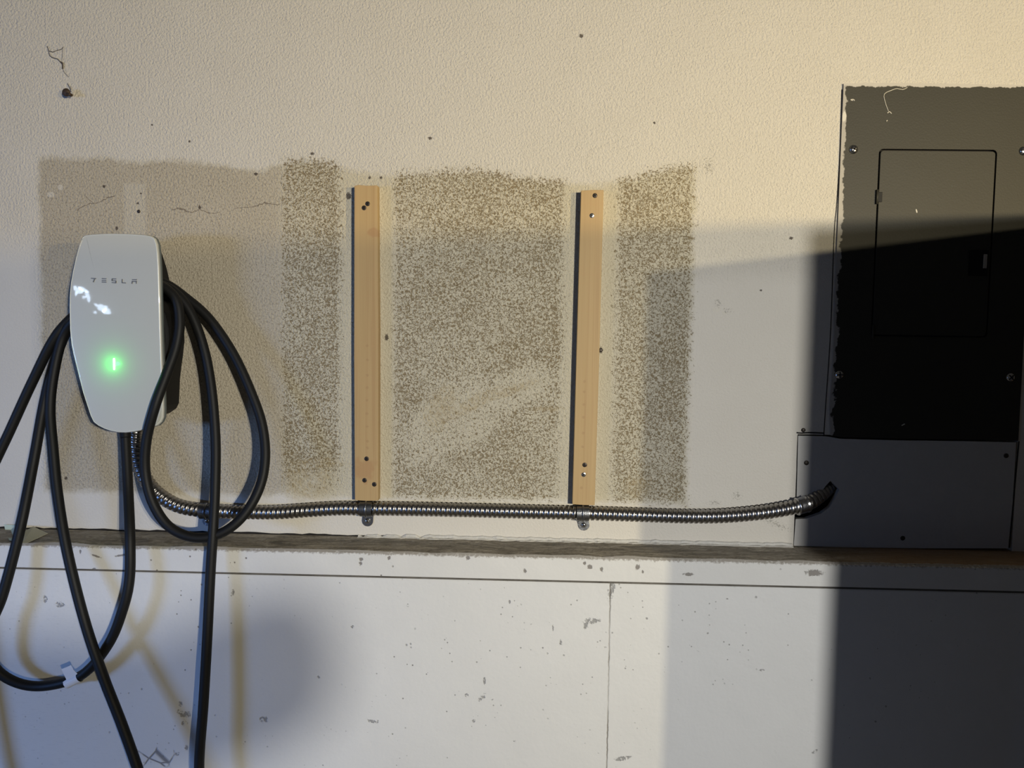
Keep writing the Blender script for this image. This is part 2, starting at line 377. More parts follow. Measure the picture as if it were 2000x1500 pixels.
def mat_steel_panel():
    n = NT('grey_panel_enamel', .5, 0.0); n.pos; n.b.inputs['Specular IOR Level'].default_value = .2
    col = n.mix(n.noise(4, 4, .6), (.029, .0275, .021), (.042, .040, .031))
    jf = n.noise(90, 4, .65)
    xl, zt = wp(1650, 167, .004); xl2, zb = wp(1622, 850, .004)
    el = n.ramp(n.math('ADD', n.math('SUBTRACT', n.x, xl), n.math('MULTIPLY', n.math('SUBTRACT', n.noise(22, 4, .7), .5), .035)), .0045, .0025)
    et = n.ramp(n.math('SUBTRACT', n.math('SUBTRACT', zt, n.z), n.math('MULTIPLY', n.math('SUBTRACT', jf, .5), .012)), .0015, .0002)
    col = n.mix(n.math('MAXIMUM', n.math('MULTIPLY', el, .75), et), col, (.48, .45, .40))
    ch = n.spots([(1649, 228, 4, 10, .004), (1665, 195, 4, 1.4, .004), (1790, 412, 1.3, 4, .004, .3)], jf, .5)
    col = n.mix(ch, col, (.60, .57, .50))
    return n.done(col, n.bump(n.noise(300, 2), .0004, .4))
def simple(name, base, rough=.5, metallic=0, bump=None, var=.1, ior=None, coat=0):
    n = NT(name, rough, metallic, base); n.pos
    c2 = tuple(c*(1-var) for c in base)
    col = n.mix(n.noise(30, 3, .6), base, c2)
    nr = n.bump(n.noise(bump[0], 2), bump[1], .6) if bump else None
    if coat: n.b.inputs['Coat Weight'].default_value = coat; n.b.inputs['Coat Roughness'].default_value = .02
    return n.done(col, nr)
def emis(name, col, st):
    n = NT(name, .4, 0, (.8, .8, .8)); n.b.inputs['Emission Color'].default_value = (*col, 1); n.b.inputs['Emission Strength'].default_value = st; return n.m

MW = mat_wall(); MC = mat_concrete(); MLF = mat_ledge_front(); MLT = mat_ledge_top(); MWD = mat_wood(); MSP = mat_steel_panel()
M_cover = simple('painted_cover_board', (.50, .485, .455), .6, bump=(120, .001))
M_void = simple('dark_cavity', (.012, .01, .009), .95)
M_rubber = simple('black_cable_rubber', (.006, .006, .006), .55, bump=(900, .0002))
M_plastic = simple('black_matte_plastic', (.005, .005, .0052), .6, bump=(1200, .0002))
M_bezel = simple('grey_green_bezel', (.11, .13, .125), .3)
M_glass = simple('white_glass_face', (.53, .53, .485), .25, var=.02, coat=1.0)
M_trimline = simple('pale_glass_edge', (.72, .73, .70), .2, var=.02)
M_letter = simple('grey_lettering', (.20, .19, .165), .35, .3)
M_zinc = simple('zinc_steel', (.52, .52, .53), .28, 1.0, bump=(300, .0006), var=.35)
M_conduit = simple('galvanised_conduit', (.40, .385, .37), .30, 1.0, bump=(420, .0004), var=.35)
M_screw = simple('steel_screw', (.62, .62, .62), .22, 1.0)
M_darkscrew = simple('dark_screw', (.05, .04, .033), .45, .6)
M_rust = simple('dark_rusty_nail', (.06, .038, .025), .6, .3)
M_plastic.node_tree.nodes['Principled BSDF'].inputs['Specular IOR Level'].default_value = .25
M_rubber.node_tree.nodes['Principled BSDF'].inputs['Specular IOR Level'].default_value = .3
M_web = simple('dusty_thread', (.085, .07, .06), .9)
M_paperg = simple('pale_green_paper', (.50, .60, .52), .8)
M_papert = simple('tan_masking_tape', (.52, .50, .36), .8)
M_tag = simple('white_paper_tag', (.80, .82, .86), .6, var=.03)
M_floor = simple('concrete_floor', (.16, .155, .15), .8, bump=(60, .002))
M_side = simple('offframe_board', (.10, .09, .08), .85)
M_led = emis('green_led_window', (.55, 1.0, .60), 6.0)
M_strap = simple('dull_zinc_strap', (.30, .31, .33), .36, 1.0, bump=(300, .0006), var=.4)
M_caulk = simple('old_white_caulk', (.60, .58, .53), .6, bump=(150, .003), var=.25)
M_groove_shade = simple('groove_shade', (.26, .24, .205), .9, bump=(150, .002), var=.65)  # shadow line of the groove, put into the chamfer colour as a dark ragged tone
M_thread = simple('pale_scratch', (.62, .58, .48), .6)

# ------------------------------------------------------------------ setting
def struct(o): o['kind'] = 'structure'; return o
ZL = wp(700, 1050)[1]+.0       # wall / ledge line height
ZL = CAM.z - .3865
# upper wall with an opening for the recessed panel and its cover board
ox0, ox1 = at(1556, 900).x, at(1986, 900).x
oz0, oz1 = ZL, at(1800, 168).z
px0 = at(1640, 400).x
def wall_back():
    X0, X1, Z0, Z1 = -2.6, 2.6, ZL-.02, 2.7
    xs = [X0, ox0, px0, ox1, X1]
    zs = [Z0, at(1600, 849).z, oz1, Z1]
    zs = [Z0, at(1600, 849).z, oz1, Z1]
    V = []; F = []
    T = .10
    def cell(i, j):
        return not ((j == 0 and i in (1, 2)) or (j == 1 and i == 2))
    idx = {}
    def vid(i, j, y):
        k = (i, j, y)
        if k not in idx: idx[k] = len(V); V.append((xs[i], y, zs[j]))
        return idx[k]
    for i in range(4):
        for j in range(3):
            if cell(i, j):
                F.append((vid(i, j, 0), vid(i+1, j, 0), vid(i+1, j+1, 0), vid(i, j+1, 0)))
                F.append((vid(i, j, T), vid(i, j+1, T), vid(i+1, j+1, T), vid(i+1, j, T)))
                for (a, b, ci, cj) in (((i, j), (i+1, j), i, j-1), ((i+1, j), (i+1, j+1), i+1, j), ((i+1, j+1), (i, j+1), i, j+1), ((i, j+1), (i, j), i-1, j)):
                    inside = 0 <= ci < 4 and 0 <= cj < 3 and cell(ci, cj)
                    if not inside: F.append((vid(*a, 0), vid(*a, T), vid(*b, T), vid(*b, 0)))
    return struct(mesh_obj('wall_back', V, F, MW))
wall_back()
struct(box('wall_cavity', ox0-.02, ox1+.02, .1005, .12, ZL-.02, oz1+.02, M_void))
# foundation: ledge beam and lower concrete
LD = .1
xr = 2.6
def beam():
    zb = wp(1000, 1131, LD)[1]; n = 120
    V = []; F = []; fm = []
    rnd = random.Random(3)
    for i in range(n+1):
        x = -2.6+5.2*i/n
        j = rnd.uniform(-.002, .002); j2 = rnd.uniform(-.002, .0015)
        V += [(x, .02, ZL), (x, -LD+.004+j, ZL+j2), (x, -LD-.0005+j*.3, ZL-.004+j2), (x, -LD, zb), (x, .02, zb)]
    for i in range(n):
        a = i*5; b = a+5
        for k in range(5):
            F.append((a+k, a+(k+1) % 5, b+(k+1) % 5, b+k)); fm.append(0 if k in (1, 2) else 1)
    F.append(tuple(range(5))); fm.append(0); F.append(tuple(n*5+k for k in range(5))); fm.append(0)
    # k=0 top, k=1 lip, k=2 front
    for q in range(n):
        fm[q*5+0] = 1; fm[q*5+1] = 0; fm[q*5+2] = 0; fm[q*5+3] = 0
    return struct(mesh_obj('trim_1', V, F, None, mats=[MLF, MLT], fmat=fm)), zb
_, ZB = beam()
# lower concrete wall, set back slightly below the beam, with a chamfered reveal
V, F = [], []
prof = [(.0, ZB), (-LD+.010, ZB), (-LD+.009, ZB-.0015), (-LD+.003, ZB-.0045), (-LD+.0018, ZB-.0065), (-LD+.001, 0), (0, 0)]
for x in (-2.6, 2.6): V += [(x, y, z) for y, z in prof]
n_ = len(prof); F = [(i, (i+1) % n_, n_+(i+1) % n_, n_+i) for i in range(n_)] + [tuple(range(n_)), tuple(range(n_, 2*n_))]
struct(mesh_obj('wall_base', V, F, None, mats=[MC, M_groove_shade], fmat=[1, 1, 1, 0, 0, 0, 0, 0, 0]))
struct(box('floor', -4.5, 3.5, -5.0, 0, -.05, 0, M_floor))
# added unseen blocker at right, chest high, whose top edge cuts the lamp light
ZT = CAM.z+.252
struct(box('lamp_blocker', 1.19, 1.28, -2.6, -LD-.001, 0, ZT, M_side))
# added unseen blocker keeping the daylight off the right half of the wall
struct(box('daylight_blocker', -2.12, -1.3, -2.0, -1.95, 0, ZC+.07, M_side))
# added blocker near the lamp, shaped for the big soft shade at lower left
gp = []
for x, y in [(-500, 1240), (200, 1265), (340, 1265), (420, 1190), (500, 1165), (580, 1205), (612, 1285), (606, 1390), (550, 1470), (430, 1500), (200, 1560), (-500, 1700)]:
    T = at(x, y, LD); p = Vector(LC).lerp(T, .1); gp.append((p.x, p.z))
struct(prism('soft_shade_blocker', gp, LC[1]+.34, LC[1]+.36, M_side))
# opening at the far left: sky seen in gaps between leaves
M_sky = emis('sky_through_leaves', (.62, .78, 1.0), 17.0)
wx, wy, wz = -3.05, -4.9, ZC+.27
struct(box('window_1', wx-.95, wx+.15, wy-.06, wy-.03, wz-.42, wz+.32, M_side))
def gaps():
    rnd = random.Random(11); G = []
    def blob(cx, cz, rx, rz, rot=0, n=11, jag=.35):
        pts = []
        for i in range(n):
            a = 2*math.pi*i/n; q = 1+rnd.uniform(-jag, jag)
            u, v = rx*q*math.cos(a), rz*q*math.sin(a)
            pts.append((wx+cx+u*math.cos(rot)-v*math.sin(rot), wz+cz+u*math.sin(rot)+v*math.cos(rot)))
        G.append(prism_g(pts, wy-.02, wy))
    # the gaps drift down to the right in the glass
    for c in GAPS: blob(*c)
    return merge(*G)
GAPS = [(-.70, .075, .05, .02, -.2), (-.66, .03, .02, .02), (-.62, .055, .034, .026), (-.585, .058, .045, .012, -.4), (-.548, .01, .011, .042, .25), (-.575, .0, .022, .008, .2), (-.42, -.09, .048, .03, -.4), (-.385, -.125, .034, .026, -.6), (-.475, -.065, .018, .009, -.5),
        (-.505, -.15, .009, .006), (-.485, -.125, .006, .009), (-.50, -.19, .006, .010), (-.53, -.165, .005, .005), (-.375, -.17, .006, .012), (-.19, -.19, .009, .006), (-.175, -.205, .006, .010), (-.165, -.192, .007, .004)]
V, F = gaps(); struct(mesh_obj('window_2', V, F, M_sky))
# white caulk line along the wall foot, right part of the ledge
def caulk():
    rnd = random.Random(5); P = []; n = 90
    xa, xb = at(700, 1050).x, ox0-.003
    V = []; F = []
    for i in range(n+1):
        x = xa+(xb-xa)*i/n; h = (.0012+rnd.uniform(0, .0022)*(1 if i % 7 else .2))*min(1, i/9)-(.004 if i < 14 and i % 4 == 1 else 0); d = .006+rnd.uniform(0, .005)
        V += [(x, .0, ZL+h+.004), (x, -.0025, ZL+h+.003), (x, -.0045, ZL+h-.001), (x, -d, ZL+.0012), (x, -d, ZL-.001), (x, 0, ZL-.001)]
    for i in range(n):
        for k in range(6): F.append((i*6+k, i*6+(k+1) % 6, (i+1)*6+(k+1) % 6, (i+1)*6+k))
    return struct(mesh_obj('trim_2', V, F, M_caulk))
caulk()
# dark gap where the wall foot meets the ledge at left
def gapstrip():
    rnd = random.Random(8); n = 70; xa, xb = -1.3, at(770, 1050).x; V = []; F = []
    for i in range(n+1):
        x = xa+(xb-xa)*i/n; h = .0025+rnd.uniform(-.001, .0018)
        V += [(x, -.0006, ZL-.001), (x, -.0006, ZL+h), (x, -.0001, ZL+h), (x, -.0001, ZL-.001)]
    for i in range(n):
        for k in range(4): F.append((i*4+k, i*4+(k+1) % 4, (i+1)*4+(k+1) % 4, (i+1)*4+k))
    return struct(mesh_obj('trim_3', V, F, M_void))
gapstrip()

# ------------------------------------------------------------------ screws
def screw_mesh(name, px, py, d, r, mat, parent, slot=True, dome=.45, lip=.0006):
    c = at(px, py, d); y = -d
    prof = [(r*.98, y+.001), (r, y-lip), (r*.86, y-lip-r*dome*.55), (r*.55, y-lip-r*dome*.9), (r*.2, y-lip-r*dome)]
    V, F = lathe_y(c.x, c.z, prof, 20)
    o = mesh_obj(name, V, F, mat, parent, smooth=True)
    if slot:
        a = .5+((px*7+py*3) % 10)*.12; s = r*.72; t = r*.13; yy = y-lip-r*dome
        G = []
        for b in (a, a+math.pi/2):
            ca, sa = math.cos(b), math.sin(b)
            pts = [(c.x+u*ca-v*sa, c.z+u*sa+v*ca) for u, v in ((-s, -t), (s, -t), (s, t), (-s, t))]
            G.append(prism_g(pts, yy+r*.25, yy-.00015))
        V, F = merge(*G)
        mesh_obj('cross_slot', V, F, M_void, o)
    return o

# ------------------------------------------------------------------ breaker panel
def breaker_panel():
    d0 = .004
    root = empty('breaker_panel', (at(1820, 858).x, 0, at(1820, 858).z))
    tag(root, 'grey steel electrical breaker panel set flush into the wall at far right', 'electrical panel')
    outer = [(1648, 163), (1700, 162), (1850, 163), (2012, 166), (2011, 400), (2003, 600), (1989, 861), (1900, 859), (1750, 857), (1640, 854), (1622, 850), (1620, 800), (1628, 690), (1631, 560), (1637, 430), (1643, 280)]
    # raised cover sheet with a door opening
    O = px_outline(outer, d0)
    dl, dt = wp(1719, 292, d0); dr, _ = wp(1946, 294, d0); _, db = wp(1712, 655, d0)
    dl = wp(1718, 300, d0)[0]; dr = wp(1946, 300, d0)[0]
    g = .0014; r = .008
    bm = bmesh.new()
    def ring(pts, y): return [bm.verts.new((p[0], y, p[1])) for p in pts]
    def rrect(x0, x1, z0, z1, r, k=5):
        out = []
        for cx, cz, a0 in ((x1-r, z1-r, 0), (x0+r, z1-r, 90), (x0+r, z0+r, 180), (x1-r, z0+r, 270)):
            for i in range(k+1):
                a = math.radians(a0+90*i/k); out.append((cx+r*math.cos(a), cz+r*math.sin(a)))
        return out
    hole = rrect(dl-g, dr+g, db-g, dt+g, r)
    door = rrect(dl+g, dr-g, db+g, dt-g, r*.8)
    vo = ring(O, -d0); vh = ring(hole, -d0); vo2 = ring(O, .004); vh2 = ring(hole, .004)
    for vs in (vo, vh):
        for i in range(len(vs)): bm.edges.new((vs[i], vs[(i+1) % len(vs)]))
    res = bmesh.ops.triangle_fill(bm, use_beauty=True, use_dissolve=False, edges=bm.edges[:])
    # drop the faces that filled the door hole
    hs = set(vh)
    bmesh.ops.delete(bm, geom=[f for f in bm.faces if all(v in hs for v in f.verts)], context='FACES_ONLY')
    for a, b in ((vo, vo2), (vh, vh2)):
        for i in range(len(a)): bm.faces.new((a[i], a[(i+1) % len(a)], b[(i+1) % len(a)], b[i]))
    bmesh.ops.recalc_face_normals(bm, faces=bm.faces)
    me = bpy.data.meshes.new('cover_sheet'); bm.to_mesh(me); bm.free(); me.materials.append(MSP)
    o = bpy.data.objects.new('cover_sheet', me); COL.objects.link(o); o.parent = root; o.matrix_parent_inverse = root.matrix_world.inverted()
    mesh_obj('back_box', *box_g(dl-.03, dr+.03, .0045, .08, db-.03, dt+.03), M_void, root)
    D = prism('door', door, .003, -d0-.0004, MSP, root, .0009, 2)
    # hinge knuckle
    cx, cz = wp(1716, 385, d0)
    prism('hinge', [(cx-.004, cz-.009), (cx+.006, cz-.009), (cx+.006, cz+.009), (cx-.004, cz+.009)], 0, -d0-.002, M_plastic, D, .0006)
    hx, hz = wp(1712, 385, d0)
    V, F = tube_g([Vector((hx, -d0-.0022, hz-.013)), Vector((hx, -d0-.0022, hz+.013))], .0022, 10)
    mesh_obj('hinge_knuckle', V, F, MSP, D, True)
    cx, cz = wp(1704, 648, d0)
    V, F = tube_g([Vector((cx, -d0-.0022, cz-.013)), Vector((cx, -d0-.0022, cz+.013))], .0022, 10)
    mesh_obj('hinge_knuckle', V, F, MSP, D, True)
    # recessed finger latch near the right edge
    lx, lz = wp(1912, 512, d0)
    mesh_obj('latch_plate', *merge(box_g(lx-.019, lx+.016, -d0, -d0-.0015, lz-.025, lz+.022)), M_plastic, D)
    prism('latch_lever', [(lx+.004, lz-.012), (lx+.011, lz-.012), (lx+.011, lz+.014), (lx+.004, lz+.014)], -d0-.0014, -d0-.007, M_screw, D, .001)
    for (x, y) in ((1667, 292), (1999, 295), (1639, 732), (1973, 737)):
        screw_mesh('panel_screw', x, y, d0, .0082, M_screw, root)
    # paint thread drips left by the roller
    def thread(pp, r=.0006, d=.0045):
        P = catmull([at(x, y, d) for x, y in pp], .004); return tube_g(P, r, 6)
    for pp, r in (([(1772, 171), (1763, 175), (1752, 173), (1742, 176), (1727, 184), (1729, 200), (1735, 217)], .0006),
                  ([(1733, 221), (1737, 218), (1741, 222)], .0009), ([(1731, 237), (1733, 235)], .001),
                  ([(1661, 195), (1666, 194), (1669, 197)], .0008), ([(1761, 831), (1767, 828)], .001)):
        V, F = thread(pp, r); mesh_obj('paint_drip', V, F, M_thread, root)
breaker_panel()

# ------------------------------------------------------------------ cover board below and left of the panel
def cover_board():
    root = empty('cover_board', (at(1770, 1070).x, 0, ZL))
    tag(root, 'pale painted board below the breaker panel with a ragged hole for the conduit', 'board')
    d = .002
    pp = [(1559, 851), (1612, 852), (1622, 853.5), (1640, 857), (1750, 860), (1900, 862), (1985, 864), (1978, 980), (1969, 1071), (1800, 1071), (1650, 1069), (1550.5, 1066),
          (1554, 1014), (1575, 1013), (1604, 1003), (1621, 990), (1630, 975), (1640, 956), (1622, 939), (1612, 950), (1603, 962), (1580, 968), (1556, 972)]
    prism('board_sheet', px_outline(pp, d), .010, -d, M_cover, root)
    for x, y in ((1575, 904), (1965, 890), (1763, 1051)):
        screw_mesh('screw', x, y, d, .0045, M_darkscrew, root, slot=False, dome=.2)
cover_board()
def filler_board():
    # the narrow strip of drywall left of the panel
    pass
# joints scribed in the wall around the panel: thin dark gaps
def gapline(name, pp, d=.0004, r=.0009, mat=M_void):
    P = catmull([at(x, y, d) for x, y in pp], .01); V, F = tube_g(P, r, 6); return struct(mesh_obj(name, V, F, mat))
V, F = merge(*[tube_g(catmull([at(x, y, .0002) for x, y in pp], .01), r, 6) for pp, r in (
    ([(1644, 175), (1640, 300), (1634, 400), (1629, 460), (1622, 650), (1612, 800), (1609, 852)], .0008),
    ([(1556, 845), (1565, 846), (1580, 845), (1609, 846)], .0014),
    ([(1559, 850), (1557, 900), (1556, 972)], .0014), ([(1553, 1010), (1551, 1064)], .0014),
    ([(1990, 862), (1981, 960), (1971, 1070)], .0012))])
struct(mesh_obj('trim_4', V, F, M_void))
def small_nail(name, px, py, r, label):
    o = screw_mesh(name, px, py, 0, r, M_darkscrew, None, slot=False, dome=.3); tag(o, label, 'screw'); return o
small_nail('screw', 1569, 840, .004, 'dark screw head in the wall at the corner joint left of the black panel base')
small_nail('screw', 1554, 1038, .0035, 'dark screw head on the wall joint just under the conduit end')
small_nail('screw', 271, 413, .0032, 'dark screw in the pale filler strip above the charger')
small_nail('screw', 1173, 684, .0038, 'dark screw stub in the wall just right of the right wooden batten')

# ------------------------------------------------------------------ wooden battens
def batten(front, ct, label, screws):
    d = .021
    p = px_outline(front, d)
    zb = min(q[1] for q in p)
    root = empty('wooden_batten', (sum(q[0] for q in p)/len(p), 0, zb))
    tag(root, label, 'wood strip', 'pine battens screwed to the wall')
    prism('strip', p, 0.0, -d, MWD, root, .0008, 2)
    for x, y, bright in screws:
        screw_mesh('screw', x, y, d, .0044, M_screw if bright else M_darkscrew, root, slot=True, dome=.12, lip=.0002)
batten([(692, 363), (700, 361), (716, 362.5), (737, 362), (739, 640), (738.5, 978), (716, 978.5), (693, 977), (691.5, 700)], 0,
       'vertical pine wood strip nearer the charger, two dark screws at its top', [(711, 406, 0), (718, 398, 0), (716, 896, 0), (712, 938, 0), (731, 946, 0)])
batten([(1135, 372), (1157, 371), (1179, 371), (1171, 680), (1161.5, 987), (1140, 986.5), (1118, 985), (1126, 690)], 0,
       'vertical pine wood strip on the right, nearer the breaker panel', [(1162, 382, 0), (1156, 421, 1), (1142, 908, 0), (1140, 927, 1)])

# ------------------------------------------------------------------ flexible metal conduit
CR = .0135
cp = [(264, 800, .030), (266, 845, .029), (268, 880, .027), (276, 916, .023), (291, 946, .020), (316, 970, .0175), (352, 989, .016), (400, 997, .0155), (470, 1000, .0155), (540, 1000.5, .0155), (600, 996.5, .0155), (660, 993, .0155), (718, 993, .0155), (800, 994, .0155),
      (900, 996, .0155), (1020, 999, .0155), (1140, 1002, .0155), (1240, 1005, .0155), (1330, 1008, .016), (1400, 1008, .017), (1460, 1004, .018), (1510, 998, .018), (1552, 990, .0175), (1580, 982, .011), (1602, 967, -.004), (1622, 948, -.028), (1640, 930, -.055)]
root = empty('flexible_conduit', at(900, 1010, 0))
tag(root, 'ribbed flexible metal conduit running from the charger to the breaker panel', 'conduit')
P = catmull([at(*q) for q in cp], .004)
PITCH = .0092; SUB = 8
Q, st = resample(P, PITCH/SUB)
def ridge(u):
    u = u % 1.0
    if u < .12: return -.0030+.0030*(u/.12)
    if u < .62: return .0002*math.sin(u*3)
    if u < .74: return -.0012*(u-.62)/.12
    return -.0012-.0018*(u-.74)/.26
V, F = tube_g(Q, lambda i, th: CR+ridge(i*st/PITCH+th), 28)
c_ = mesh_obj('armoured_hose', V, F, M_conduit, root, True)
# coupling where the conduit meets the hole
cpP = [p for p in catmull([at(*q) for q in [(1556, 989.5, .0172), (1565, 987.5, .0155), (1575, 984, .0125)]], .002)]
V, F = tube_g(cpP, lambda i, th: CR+.0018+(.0012 if i < 2 or i > len(cpP)-3 else 0), 28)
mesh_obj('coupling', V, F, M_zinc, root, True)

def strap(px, py, tab_y, label, wd=.0235):
    c = at(px, py, .0155); zt = c.z
    root = empty('conduit_strap', (c.x, 0, at(px, tab_y, 0).z))
    tag(root, label, 'pipe strap', 'one-hole straps holding the conduit')
    # saddle: a band wrapping front of the conduit
    V = []; F = []; R = CR+.0016; n = 22
    for i in range(n+1):
        a = math.radians(75+(-75-90-75+20)*i/n)   # from above, around the front, to below
    V = []
    A = [math.radians(100-200*i/n) for i in range(n+1)]
    for a in A:
        y = c.y-R*math.cos(a); z = zt+R*math.sin(a)
        y2 = c.y-(R-.0012)*math.cos(a); z2 = zt+(R-.0012)*math.sin(a)
        V += [(c.x-wd/2, y, z), (c.x+wd/2, y, z), (c.x+wd/2, y2, z2), (c.x-wd/2, y2, z2)]
    for i in range(n):
        for k in range(4): F.append((i*4+k, i*4+(k+1) % 4, (i+1)*4+(k+1) % 4, (i+1)*4+k))
    F += [(0, 1, 2, 3), (n*4, n*4+1, n*4+2, n*4+3)]
    bevel(mesh_obj('saddle', V, F, M_strap, root, False), .0003, 1)
    # raised rib along the saddle
    V, F = tube_g([Vector((c.x, c.y-(R)*math.cos(a), zt+R*math.sin(a))) for a in A[2:-2]], .0022, 10)
    mesh_obj('rib', V, F, M_strap, root, True)
    # tab with rounded end, flat on the wall, screw in it
    zt2 = zt-R*.75; hw = wd*.46; tz = at(px+2, tab_y, .001).z; tx = at(px+2, tab_y, .001).x
    pts = [(c.x-hw, zt2), (c.x+hw, zt2)]+[(tx+hw*math.cos(a), tz+hw*1.0+hw*math.sin(a)) for a in [-math.pi*i/10 for i in range(11)]]
    prism('tab', pts, 0, -.0022, M_strap, root, .0004, 2)
    # web joining saddle bottom to the tab
    V, F = box_g(c.x-hw, c.x+hw, -.0005, c.y+.002, zt-R*1.0, zt-R*.86)
    mesh_obj('web', V, F, M_strap, root)
    r = .0052; cz = tz+hw; cx = tx; y = -.0022
    prof = [(r, y+.0008), (r, y-.0008), (r*.8, y-.0024), (r*.4, y-.0033), (r*.1, y-.0035)]
    V, F = lathe_y(cx, cz, prof, 20); s = mesh_obj('screw', V, F, M_screw, root, True)
    G = []
    for b in (.6, .6+math.pi/2):
        pts = [(cx+u*math.cos(b)-v*math.sin(b), cz+u*math.sin(b)+v*math.cos(b)) for u, v in ((-r*.65, -r*.12), (r*.65, -r*.12), (r*.65, r*.12), (-r*.65, r*.12))]
        G.append(prism_g(pts, y-.002, y-.0037))
    V, F = merge(*G); mesh_obj('cross_slot', V, F, M_void, s)
strap(404, 998, 1027, 'metal conduit strap half hidden behind the hanging black cable')
strap(716, 993.5, 1028, 'metal conduit strap below the pine strip nearer the charger')
strap(1138, 1002, 1036, 'metal conduit strap below the right pine strip')

# ------------------------------------------------------------------ wall charger
FD = .110
ol = [(158, 468), (161, 462), (167, 458.5), (182, 457), (200, 456), (222, 455.5), (245, 456), (266, 457), (284, 458.5), (296, 461), (303, 466), (307, 477), (309, 495), (310.5, 520), (312, 570), (313.5, 630), (315.5, 690), (317.5, 744), (319, 800), (318.5, 815), (315, 824), (308, 831), (290, 836.5),
      (275, 841), (260, 844), (245, 845.5), (230, 845), (216, 842.5), (203, 838), (191, 832), (182, 825), (176, 813), (169, 792), (161, 767), (154, 740), (147.5, 714), (142, 692), (138.2, 672), (135.6, 645), (134.6, 600), (135, 575), (137, 553), (141, 530), (147, 503), (153, 482)]
def scaled(o, s, cx=None, cz=None, dx=0, dz=0):
    if cx is None: cx = sum(p[0] for p in o)/len(o); cz = sum(p[1] for p in o)/len(o)
    return [(cx+(x-cx)*s+dx, cz+(z-cz)*s+dz) for x, z in o]
def inset(o, d):
    cx = sum(p[0] for p in o)/len(o); cz = sum(p[1] for p in o)/len(o); out = []; n = len(o)
    for i in range(n):
        a, b, c = o[i-1], o[i], o[(i+1) % n]
        t = Vector((c[0]-a[0], c[1]-a[1])).normalized(); nn = Vector((-t.y, t.x))
        if nn.dot(Vector((cx-b[0], cz-b[1]))) < 0: nn = -nn
        out.append((b[0]+nn.x*d, b[1]+nn.y*d))
    return out
O = px_outline(ol, FD)
ccx = sum(p[0] for p in O)/len(O)
ch = empty('wall_charger', (ccx, 0, min(p[1] for p in O)))
tag(ch, 'white glass-faced electric car charger with a green light, mounted on the wall at left', 'car charger')
# face: gently domed plate with a stepped edge
def plate():
    V = []; F = []; rings = []
    prof = [(0.0, FD-.006), (0.0, FD-.0025), (.0006, FD-.0012), (.0016, FD-.0004), (.003, FD), (.0036, FD+.00001), (.012, FD+.00003), (.03, FD+.00004)]
    n = len(O)
    for ins, y in prof:
        r = inset(O, ins) if ins < .02 else scaled(O, .62)
        rings.append(len(V)); V += [(x, -y, z) for x, z in r]
    V.append((ccx, -(FD+.00005), sum(p[1] for p in O)/len(O))); c = len(V)-1
    for a in range(len(prof)-1):
        for i in range(n): F.append((rings[a]+i, rings[a]+(i+1) % n, rings[a+1]+(i+1) % n, rings[a+1]+i))
    for i in range(n): F.append((rings[-1]+i, rings[-1]+(i+1) % n, c))
    F.append(tuple(range(n)))
    return mesh_obj('face_plate', V, F, M_glass, ch, True)
fp = plate()
# fine pale outline just inside the edge of the glass
def loop_tube(pts, y, r):
    P = [Vector((x, -y, z)) for x, z in pts]; P.append(P[0]); return tube_g(P, r, 6)
V, F = loop_tube(inset(O, .0022), FD+.0001, .0007); mesh_obj('edge_line', V, F, M_trimline, fp, True)
# bezel behind the plate then the deeper black body
prism('bezel', inset(O, -.0006), -FD+.0125, -FD+.0062, M_bezel, ch, .0015, 2)
prism('back_shell', inset(O, .003), -FD+.020, -FD+.0126, M_plastic, ch, .003, 2)
# body: an arched saddle that carries the coiled cable, tapering to a foot
sad = px_outline([(250, 590), (280, 582), (305, 580), (326, 590), (341, 612), (348, 640), (349, 665), (346, 695), (343, 716), (340, 742), (338, 790), (333, 800), (320, 809), (296, 816), (250, 820), (222, 806), (206, 740), (200, 660), (215, 615)], .03)
prism('cable_saddle', sad, -.001, -.070, M_plastic, ch, .006, 3)
core = px_outline([(215, 600), (230, 592), (290, 592), (305, 610), (312, 700), (300, 800), (220, 800), (205, 700)], .09)
prism('body_core', core, -.069, -FD+.0195, M_plastic, ch, .003, 2)
fl = px_outline([(290, 470), (303, 492), (312, 520), (318, 545), (330, 575), (300, 600), (225, 600), (215, 500), (235, 470)], .03)
prism('wall_flange', fl, -.001, -.032, M_plastic, ch, .003, 2)
# gland for the cable
# lettering on the face
def letters():
    G = []; y0, y1 = -FD+.0004, -FD-.0009
    def P_(pp): G.append(prism_g(px_outline(pp, FD+.0006), y0+.0006, y1-.0003))
    k = 150; s = 150/2000.; 
    def c(x, y): return (150+x*s, 520+y*s)
    def bar(x0, z0, x1, z1, t=24):
        # bar centred on segment in crop pixels
        dx, dy = x1-x0, z1-z0; L = math.hypot(dx, dy); nx, ny = -dy/L*t/2, dx/L*t/2
        P_([c(x0+nx, z0+ny), c(x1+nx, z1+ny), c(x1-nx, z1-ny), c(x0-nx, z0-ny)])
    bar(372, 312, 500, 322); bar(462, 328, 428, 415)
    for a in (322, 372, 414): bar(652, a, 770, a+4)
    bar(918, 326, 1030, 332); bar(922, 326, 920, 376); bar(916, 374, 1028, 382); bar(1024, 380, 1022, 430); bar(912, 424, 1032, 432)
    bar(1182, 335, 1182, 432); bar(1178, 430, 1280, 434)
    bar(1440, 350, 1565, 350); bar(1438, 396, 1562, 396); bar(1446, 396, 1434, 455); bar(1552, 396, 1550, 455)
    V, F = merge(*G); return mesh_obj('lettering', V, F, M_letter, fp)
letters()
